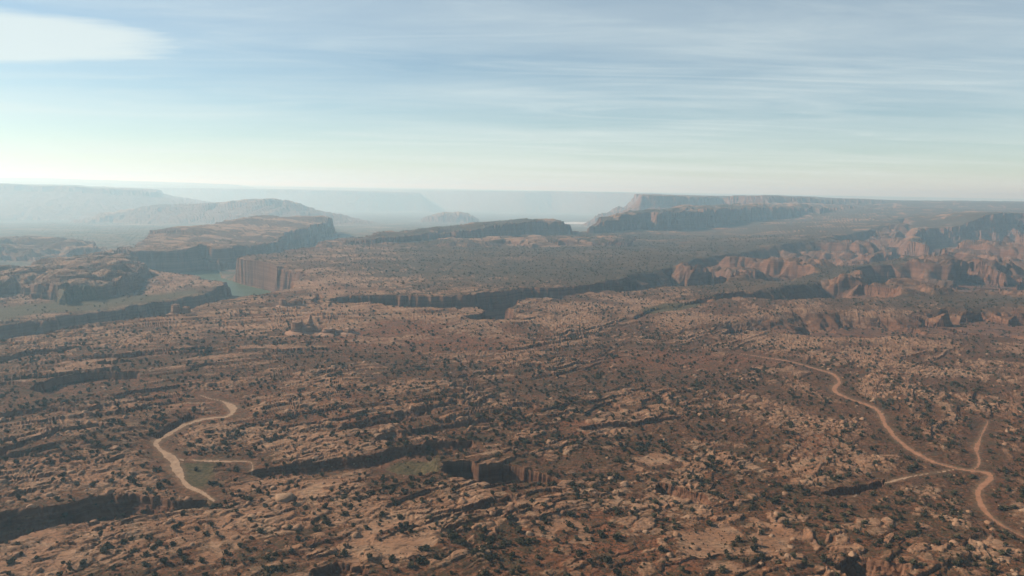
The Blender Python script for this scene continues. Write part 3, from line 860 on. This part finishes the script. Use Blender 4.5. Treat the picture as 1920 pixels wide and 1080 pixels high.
for i, (nm, w, line) in enumerate(ROADS):
    land(RL[nm][0], [ROADBASE + i], RL[nm][1], RL[nm][2])
print('land', round(time.time() - T0, 1))

# ------------------------------------------------------------------ river and salt ponds
def sheet(name, poly, z, material, label, step=12.0):
    co = np.array([(p[0], p[1], z) for p in poly], dtype=F32)
    me = bpy.data.meshes.new(name)
    me.from_pydata([tuple(map(float, c)) for c in co], [], [list(range(len(co)))])
    me.materials.append(material)
    me.update()
    if me.polygons[0].normal.z < 0:
        me.flip_normals()
    o = bpy.data.objects.new(name, me)
    C.objects.link(o)
    return tag(o, label, None, None, 'structure')
riv = g0([(300, 503), (400, 496), (470, 506), (560, 528), (640, 560), (560, 600), (430, 600), (330, 560), (300, 535)], -43.4)
sheet('river', riv, -43.4, MW, 'calm green river bending below the pale cliff')
MP, tp = mat('salt_pond')
NT(tp).finish((0.42, 0.36, 0.32), 0.4, None, spec=0.5)
PZ = -114.0
pond = g0([(1050, 417.0), (1075, 415.8), (1105, 416.8), (1112, 418.5), (1090, 420), (1055, 419.8)], PZ)
sheet('salt_pond', pond, PZ, MP, 'bright white salt pond in the gap beyond the fin')

# ------------------------------------------------------------------ buttes and pillars
def make_cliff_mat():
    m, t = mat('red_sandstone')
    q = NT(t)
    pos = q.n('ShaderNodeNewGeometry').outputs['Position']
    bed = q.noise(q.scale(pos, (0.02, 0.02, 0.7)), 1.0, 5, 0.6, 0.3)
    st_ = q.noise(q.scale(pos, (0.3, 0.3, 0.04)), 1.0, 5, 0.6)
    col = q.mix(q.rng(bed, 0.35, 0.65), (0.20, 0.112, 0.072), (0.265, 0.165, 0.112))
    col = q.mix(q.rng(st_, 0.5, 0.74, 0, 0.6), col, (0.10, 0.056, 0.040))
    q.finish(col, 0.96, bed, 0.6, 0.8, 0.08)
    return m
MC = make_cliff_mat()
def project(x, y, z):
    d = np.stack([x, y, z - H], axis=-1) @ RM.T
    return 960 + FPX * d[..., 0] / d[..., 2], 540 - FPX * d[..., 1] / d[..., 2], d[..., 2]
def rock_form(name, u, v, lumps, label, talus=0.0, seed=0, n=72, cat='butte', z0=0.0):
    """a rock standing at (u, v); lumps: (offset right m, offset back m, half width m, half depth m, height m, flatness)"""
    cx, cyy, _ = G(u, v, z0)
    ang = math.atan2(cx, cyy)
    ext = max(max(abs(l[0]) + l[2], abs(l[1]) + l[3]) for l in lumps) + talus * 1.2 + 2
    g = np.linspace(-ext, ext, n)
    lx, ly = np.meshgrid(g, g)
    nx = lx + 0.55 * perlin(lx / 3, ly / 3, seed) * 1.2; ny = ly + 0.55 * perlin(lx / 3, ly / 3, seed + 1) * 1.2
    h = np.full(lx.shape, -60.0)
    rr_ = np.full(lx.shape, 1e9)
    for (ox, oy, a, b, hh, flat) in lumps:
        rho = np.sqrt(((nx - ox) / a) ** 2 + ((ny - oy) / b) ** 2)
        top = hh * (1 - (1 - flat) * np.clip(rho, 0, 1)) + 0.5 * perlin(lx / 2, ly / 2, seed + 2)
        wall = top - np.clip(rho - 0.72, 0, None) / 0.28 * hh * 1.1
        h = np.maximum(h, wall)
        rr_ = np.minimum(rr_, (rho - 1) * min(a, b))
    if talus:
        h = np.maximum(h, talus * 0.42 - np.maximum(rr_, 0) * 0.42 + 0.3 * perlin(lx / 4, ly / 4, seed + 3) - 0.4)
    h = np.maximum(h, -3.0)
    wx_ = cx + lx * math.cos(ang) + ly * math.sin(ang); wy_ = cyy - lx * math.sin(ang) + ly * math.cos(ang)
    gz = float(np.median(surface(wx_.ravel()[::7], wy_.ravel()[::7])['z']))
    co = np.stack([lx, ly, h], axis=-1).reshape(-1, 3)
    k = np.arange(n * n).reshape(n, n)
    f = np.stack([k[:-1, :-1], k[:-1, 1:], k[1:, 1:], k[1:, :-1]], axis=-1).reshape(-1, 4)
    keep = (co[f][:, :, 2] > -2.99).any(axis=1)
    f = f[keep]
    used = np.zeros(n * n, bool); used[f.ravel()] = True
    rem = np.cumsum(used) - 1
    o = mesh_from(name, co[used], rem[f], MC)
    o.location = (cx, cyy, gz - 0.4)
    o.rotation_euler = (0, 0, -ang)
    return tag(o, label, cat)
rock_form('rock_butte', 574, 623, [(-8, 0, 5.5, 7, 11.0, 0.9), (-3.2, 1, 1.7, 2.2, 14.0, 0.5), (3.6, 1, 4.4, 5, 18.0, 0.25), (2, 0, 10, 8, 7.5, 0.7)], 'tall red butte with pointed spires beside a low rock', 7, 3)
rock_form('rock_butte', 632, 625, [(-7, 0, 7, 6, 6.5, 0.8), (2, 1, 4, 4, 5, 0.7), (10, 0, 6, 6, 6.0, 0.7)], 'low dark broken butte to the right of the spires', 6, 9)
rock_form('rock_butte', 340, 586, [(-5, 0, 5.2, 5, 10.5, 0.85), (4.5, 0, 5, 5, 7.5, 0.8)], 'rounded double rock knob on the rim above the dark canyon', 4, 15)
rock_form('rock_butte', 545, 574, [(-8, 0, 4.5, 5, 9, 0.85), (5, 3, 9, 5, 8.5, 0.55), (0, 0, 6, 5, 5, 0.8)], 'humped dark rock with a stubby block on its end', 5, 21)
rock_form('rock_pillar', 1298, 534, [(0, 0, 2.0, 2.2, 12.5, 0.75)], 'thin leaning rock pillar on the rim below the domes', 0, 27, 40, 'pillar')
rock_form('rock_pillar', 1656, 470, [(-3.5, 0, 3.8, 4, 19, 0.7), (2.5, 0, 4.4, 4, 24, 0.55)], 'twin rock towers at the mouth of the right canyon', 3, 33, 50, 'pillar')
print('rocks', round(time.time() - T0, 1))

# ------------------------------------------------------------------ shrubs and boulders
import random
def leaf_mesh(name, seed, material, leaves=64, tall=0.75):
    rd = random.Random(seed)
    vs_, fs_ = [], []
    lob = [(rd.uniform(-.32, .32), rd.uniform(-.32, .32), rd.uniform(.28, .62) * tall, rd.uniform(.24, .40)) for _ in range(5)]
    for _ in range(leaves):
        lx, ly, lz, lr = rd.choice(lob)
        d = Vector((rd.gauss(0, 1), rd.gauss(0, 1), rd.gauss(0.25, 1))).normalized()
        p = Vector((lx, ly, lz)) + d * lr * rd.uniform(0.55, 1.05)
        p.z = max(p.z, 0.02)
        a = Vector((rd.gauss(0, 1), rd.gauss(0, 1), rd.gauss(0, 1))).normalized()
        b = a.cross(d).normalized()
        sz = rd.uniform(0.10, 0.2)
        k = len(vs_)
        vs_ += [p + a * sz, p - a * sz * 0.6 + b * sz, p - a * sz * 0.6 - b * sz, p + d * sz * 0.9]
        fs_ += [(k, k + 1, k + 2), (k, k + 1, k + 3), (k + 1, k + 2, k + 3)]
    for (lx, ly, lz, lr) in lob:              # twiggy core that closes the middle
        k = len(vs_)
        rr_ = lr * 0.72
        vs_ += [Vector((lx + rr_, ly, lz)), Vector((lx, ly + rr_, lz)), Vector((lx - rr_, ly, lz)), Vector((lx, ly - rr_, lz)), Vector((lx, ly, lz + rr_)), Vector((lx * .3, ly * .3, -0.06))]
        fs_ += [(k, k + 1, k + 4), (k + 1, k + 2, k + 4), (k + 2, k + 3, k + 4), (k + 3, k, k + 4), (k + 1, k, k + 5), (k + 2, k + 1, k + 5), (k + 3, k + 2, k + 5), (k, k + 3, k + 5)]
    me = bpy.data.meshes.new(name)
    me.from_pydata([tuple(v) for v in vs_], [], fs_)
    me.materials.append(material)
    me.update()
    return me
def boulder_mesh(name, seed):
    import bmesh
    bm = bmesh.new()
    bmesh.ops.create_icosphere(bm, subdivisions=3, radius=0.5)
    rd = random.Random(seed)
    planes = [(Vector((rd.gauss(0, 1), rd.gauss(0, 1), rd.gauss(0.2, 0.7))).normalized(), rd.uniform(0.30, 0.44)) for _ in range(9)]
    from mathutils import noise as mn
    for v in bm.verts:
        for nn, dd in planes:
            e = v.co.dot(nn) - dd
            if e > 0:
                v.co -= nn * e * 0.85
        v.co *= 1 + 0.16 * mn.noise(v.co * 3.1 + Vector((seed * 3.7, 0, 0)))
        v.co.z = v.co.z * 0.62
    me = bpy.data.meshes.new(name)
    bm.to_mesh(me)
    bm.free()
    me.materials.append(MB)
    for p in me.polygons:
        p.use_smooth = True
    me.update()
    return me
ML = make_leaf_mat('juniper_leaves', (0.030, 0.028, 0.014), (0.062, 0.055, 0.029))
ML2 = make_leaf_mat('brush_leaves', (0.052, 0.046, 0.024), (0.085, 0.068, 0.038))
LEAF = [leaf_mesh('juniper_shrub', 10 + i, ML, tall=0.95) for i in range(5)] + [leaf_mesh('juniper_shrub', 30 + i, ML2, tall=0.6) for i in range(2)]
BOUL = [boulder_mesh('sandstone_boulder', 50 + i) for i in range(6)]

rng = np.random.default_rng(11)
def scatter(n, r0, r1, p):
    """points over the country in view, denser close by"""
    th = rng.uniform(-R(39), R(39), n)
    t = rng.random(n)
    r = (r0 ** p + t * (r1 ** p - r0 ** p)) ** (1 / p)
    return (r * np.sin(th)).astype(F32), (r * np.cos(th)).astype(F32)
def normals(x, y, z, e=1.2):
    zx = macro(x + F32(e), y)[0]; zy = macro(x, y + F32(e))[0]; zm = macro(x, y)[0]
    return np.hypot(zx - zm, zy - zm) / e
xa, ya = scatter(105000, 205, 700, 1.9)
xb, yb = scatter(230000, 650, 2300, 1.15)
xs_, ys_ = np.concatenate([xa, xb]), np.concatenate([ya, yb])
sf = surface(xs_, ys_)
r_ = np.hypot(xs_, ys_)
clump = sst(-0.15, 0.55, perlin(xs_ / 34, ys_ / 34, 60) + 0.5 * perlin(xs_ / 12, ys_ / 12, 61))
pr = 1.3 * (0.14 + 0.75 * np.maximum(sf['veg'], 0.8 * (sf['cut'] > 0.9))) * (0.28 + 0.62 * clump) * (1 - 0.4 * sf['red']) * (1 - 0.75 * sf['mead'])
pr *= np.where(sf['rid'] >= 0, 0, 1) * (1 - 0.9 * np.clip(sf['sand'], 0, 1))
pr *= np.where(normals(xs_, ys_, sf['z']) > 0.9, 0.05, 1)
pr *= 1 - 0.55 * sst(250, 700, r_) * (r_ < 700)
for _nm, _w, _line in ROADS:
    pr *= np.where(line_dist(_line, xs_, ys_, 12) < _w * 0.6 + 3.5, 0, 1)
pr *= np.where(np.isin(sf['fid'], [0, FID['B1'], FID['L1']]), 1, 0.25)
ok = rng.random(len(xs_)) < pr
xs_, ys_, zs_, r_ = xs_[ok], ys_[ok], sf['z'][ok], r_[ok]
size = (0.42 + 2.1 * rng.random(len(xs_)) ** 4.5) * (1 + 0.25 * sst(900, 2000, r_))
uu, vv, dd_ = project(xs_, ys_, zs_)
vis = (uu > 8) & (uu < 1912) & (vv < 1072)
score = np.where(vis, size / dd_, 0)
order = np.argsort(-score)
pick, rest = order[:300], order[300:]
TENTHS = ['at the left edge', 'one tenth across', 'two tenths across', 'three tenths across', 'four tenths across',
          'just right of centre', 'six tenths across', 'seven tenths across', 'eight tenths across', 'at the right edge']
def place_words(u, v):
    row = 'along the bottom edge' if v > 1048 else 'just above the bottom edge' if v > 1010 else 'near the bottom' if v > 960 else 'in the lower quarter' if v > 870 else 'below mid height'
    return TENTHS[int(min(max(u / 192.0, 0), 9))] + ' ' + row
def things(name, meshes, idx, xs, ys, zs, sizes, labels, cat, group, sink, squash=1.0):
    out = []
    for q_, k in enumerate(idx):
        o = bpy.data.objects.new(name, meshes[int(k) % len(meshes)])
        sc_ = float(sizes[k])
        o.location = (float(xs[k]), float(ys[k]), float(zs[k]) - sink * sc_)
        o.rotation_euler = (0, 0, float(rng.uniform(0, 6.283)))
        o.scale = (sc_ * float(rng.uniform(0.85, 1.25)), sc_, sc_ * squash * float(rng.uniform(0.85, 1.15)))
        C.objects.link(o)
        u_, v_, _d = project(np.array(o.location.x), np.array(o.location.y), np.array(o.location.z))
        tag(o, labels(float(u_), float(v_), sc_), cat, group)
        out.append(o)
    return out
def shrub_label(u, v, s_):
    return ('broad dark shrub ' if s_ > 2.1 else 'small dark shrub ') + place_words(u, v)
shr = things('juniper_shrub', LEAF, pick, xs_, ys_, zs_, size, shrub_label, 'shrub', 'dark shrubs on the near slickrock', 0.03)

def mass(name, sources, xs, ys, zs, sizes, label, sink, squash):
    """the uncountable rest, one object"""
    me = bpy.data.meshes.new(name)
    me.vertices.add(len(xs))
    me.vertices.foreach_set('co', np.stack([xs, ys, zs - sink * sizes], axis=1).astype(F32).ravel())
    for an, arr in (('size', sizes), ('turn', rng.uniform(0, 6.283, len(xs)))):
        a_ = me.attributes.new(an, 'FLOAT', 'POINT')
        a_.data.foreach_set('value', arr.astype(F32))
    a_ = me.attributes.new('kindof', 'INT', 'POINT')
    a_.data.foreach_set('value', rng.integers(0, len(sources), len(xs)).astype(np.int32))
    o = bpy.data.objects.new(name, me)
    C.objects.link(o)
    g = bpy.data.node_groups.new(name, 'GeometryNodeTree')
    g.interface.new_socket('Geometry', in_out='INPUT', socket_type='NodeSocketGeometry')
    g.interface.new_socket('Geometry', in_out='OUTPUT', socket_type='NodeSocketGeometry')
    N = g.nodes.new; L = g.links.new
    gi, go = N('NodeGroupInput'), N('NodeGroupOutput')
    j = N('GeometryNodeJoinGeometry')
    for s_ in reversed(sources):
        oi = N('GeometryNodeObjectInfo')
        oi.inputs['Object'].default_value = s_
        oi.inputs['As Instance'].default_value = True
        oi.transform_space = 'ORIGINAL'
        L(oi.outputs['Geometry'], j.inputs[0])
    def attr(nm, ty):
        a = N('GeometryNodeInputNamedAttribute'); a.data_type = ty
        a.inputs['Name'].default_value = nm
        return a.outputs['Attribute']
    iop = N('GeometryNodeInstanceOnPoints')
    L(gi.outputs[0], iop.inputs['Points']); L(j.outputs[0], iop.inputs['Instance'])
    iop.inputs['Pick Instance'].default_value = True
    L(attr('kindof', 'INT'), iop.inputs['Instance Index'])
    cr = N('ShaderNodeCombineXYZ'); L(attr('turn', 'FLOAT'), cr.inputs[2])
    e2r = N('FunctionNodeEulerToRotation'); L(cr.outputs[0], e2r.inputs[0]); L(e2r.outputs[0], iop.inputs['Rotation'])
    cs_ = N('ShaderNodeCombineXYZ')
    sz_ = attr('size', 'FLOAT')
    mm = N('ShaderNodeMath'); mm.operation = 'MULTIPLY'; mm.inputs[1].default_value = squash; L(sz_, mm.inputs[0])
    L(sz_, cs_.inputs[0]); L(sz_, cs_.inputs[1]); L(mm.outputs[0], cs_.inputs[2]); L(cs_.outputs[0], iop.inputs['Scale'])
    L(iop.outputs[0], go.inputs[0])
    md = o.modifiers.new('spread', 'NODES')
    md.node_group = g
    return tag(o, label, None, None, 'stuff')
def one_of_each(objs, meshes):
    return [next(o for o in objs if o.data == m_) for m_ in meshes if any(o.data == m_ for o in objs)]
mass('shrubbery', one_of_each(shr, LEAF), xs_[rest], ys_[rest], zs_[rest], size[rest], 'dark scrub scattered over the plateau', 0.03, 1.0)

xa, ya = scatter(16000, 205, 800, 1.7)
sf = surface(xa, ya)
r_ = np.hypot(xa, ya)
pr = (0.25 + 0.75 * sst(0.1, 0.5, sf['rock'])) * sst(-0.2, 0.5, perlin(xa / 40, ya / 40, 70) + 0.2) * np.where(sf['rid'] >= 0, 0, 1) * (1 - sf['mead']) * (1 - 0.8 * sf['sand']) * (1 - 0.7 * sf['red'])
pr *= np.where(normals(xa, ya, sf['z']) > 1.0, 0.0, 1)
ok = rng.random(len(xa)) < pr * 0.55
xq, yq, zq = xa[ok], ya[ok], sf['z'][ok]
bs = 0.9 + 3.2 * rng.random(len(xq)) ** 3.0
# the one big round boulder that stands out below the sandy wash
X0, Y0, _ = G(536, 938, 0)
xq = np.append(xq, F32(X0)); yq = np.append(yq, F32(Y0)); zq = np.append(zq, surface(np.array([X0], F32), np.array([Y0], F32))['z'][0]); bs = np.append(bs, 8.2)
uu, vv, dd_ = project(xq, yq, zq)
vis = (uu > 8) & (uu < 1912) & (vv < 1070)
order = np.argsort(-np.where(vis, bs / dd_, 0))
def boulder_label(u, v, s_):
    if s_ > 8:
        return 'largest rounded pale boulder standing alone below the sandy wash'
    return ('big pale boulder ' if s_ > 3.0 else 'small pale boulder ') + place_words(u, v)
bl = things('sandstone_boulder', BOUL, order[:260], xq, yq, zq, bs, boulder_label, 'boulder', 'loose boulders on the near slickrock', 0.02)
mass('rubble', one_of_each(bl, BOUL), xq[order[260:]], yq[order[260:]], zq[order[260:]], bs[order[260:]], 'loose sandstone rubble over the slickrock', 0.03, 1.0)
print('scatter', round(time.time() - T0, 1), len(xs_), len(xq))

# where several share a place, count them along it
ORD = ['leftmost', 'second', 'third', 'fourth', 'fifth', 'sixth', 'seventh', 'eighth', 'ninth', 'tenth', 'eleventh', 'twelfth', 'thirteenth', 'fourteenth',
       'fifteenth', 'sixteenth', 'seventeenth', 'eighteenth', 'nineteenth', 'twentieth', 'twenty-first', 'twenty-second', 'twenty-third', 'twenty-fourth', 'twenty-fifth']
same = {}
for o in shr + bl:
    same.setdefault(o['label'], []).append(o)
for lab, os_ in same.items():
    if len(os_) > 1:
        os_.sort(key=lambda o: float(project(np.array(o.location.x), np.array(o.location.y), np.array(o.location.z))[0]))
        for k, o in enumerate(os_):
            w_ = 'rightmost' if k == len(os_) - 1 else ORD[min(k, 24)]
            o['label'] = (w_ + ' ' + lab) if w_.endswith('most') else (w_ + ' from left, ' + lab)

# ------------------------------------------------------------------ haze over the whole country
def build_haze():
    x0, x1, y0, y1, z0, z1 = -68000, 68000, -68000, 68000, -300, 240
    v = [(x0, y0, z0), (x1, y0, z0), (x1, y1, z0), (x0, y1, z0), (x0, y0, z1), (x1, y0, z1), (x1, y1, z1), (x0, y1, z1)]
    f = [(3, 2, 1, 0), (4, 5, 6, 7), (0, 1, 5, 4), (1, 2, 6, 5), (2, 3, 7, 6), (3, 0, 4, 7)]
    me = bpy.data.meshes.new('haze')
    me.from_pydata(v, [], f)
    m, t = mat('haze_air')
    pv = t.nodes.new('ShaderNodeVolumePrincipled')
    pv.inputs['Color'].default_value = (0.44, 0.72, 0.92, 1)
    pv.inputs['Density'].default_value = 0.00020
    pv.inputs['Anisotropy'].default_value = 0.3
    pv.inputs['Absorption Color'].default_value = (0.72, 0.72, 0.72, 1)
    o_ = t.nodes.new('ShaderNodeOutputMaterial')
    t.links.new(pv.outputs[0], o_.inputs['Volume'])
    me.materials.append(m)
    o = bpy.data.objects.new('haze', me)
    C.objects.link(o)
    tag(o, 'pale blue haze lying over the far canyons', None, None, 'stuff')
build_haze()
print('script', round(time.time() - T0, 1))
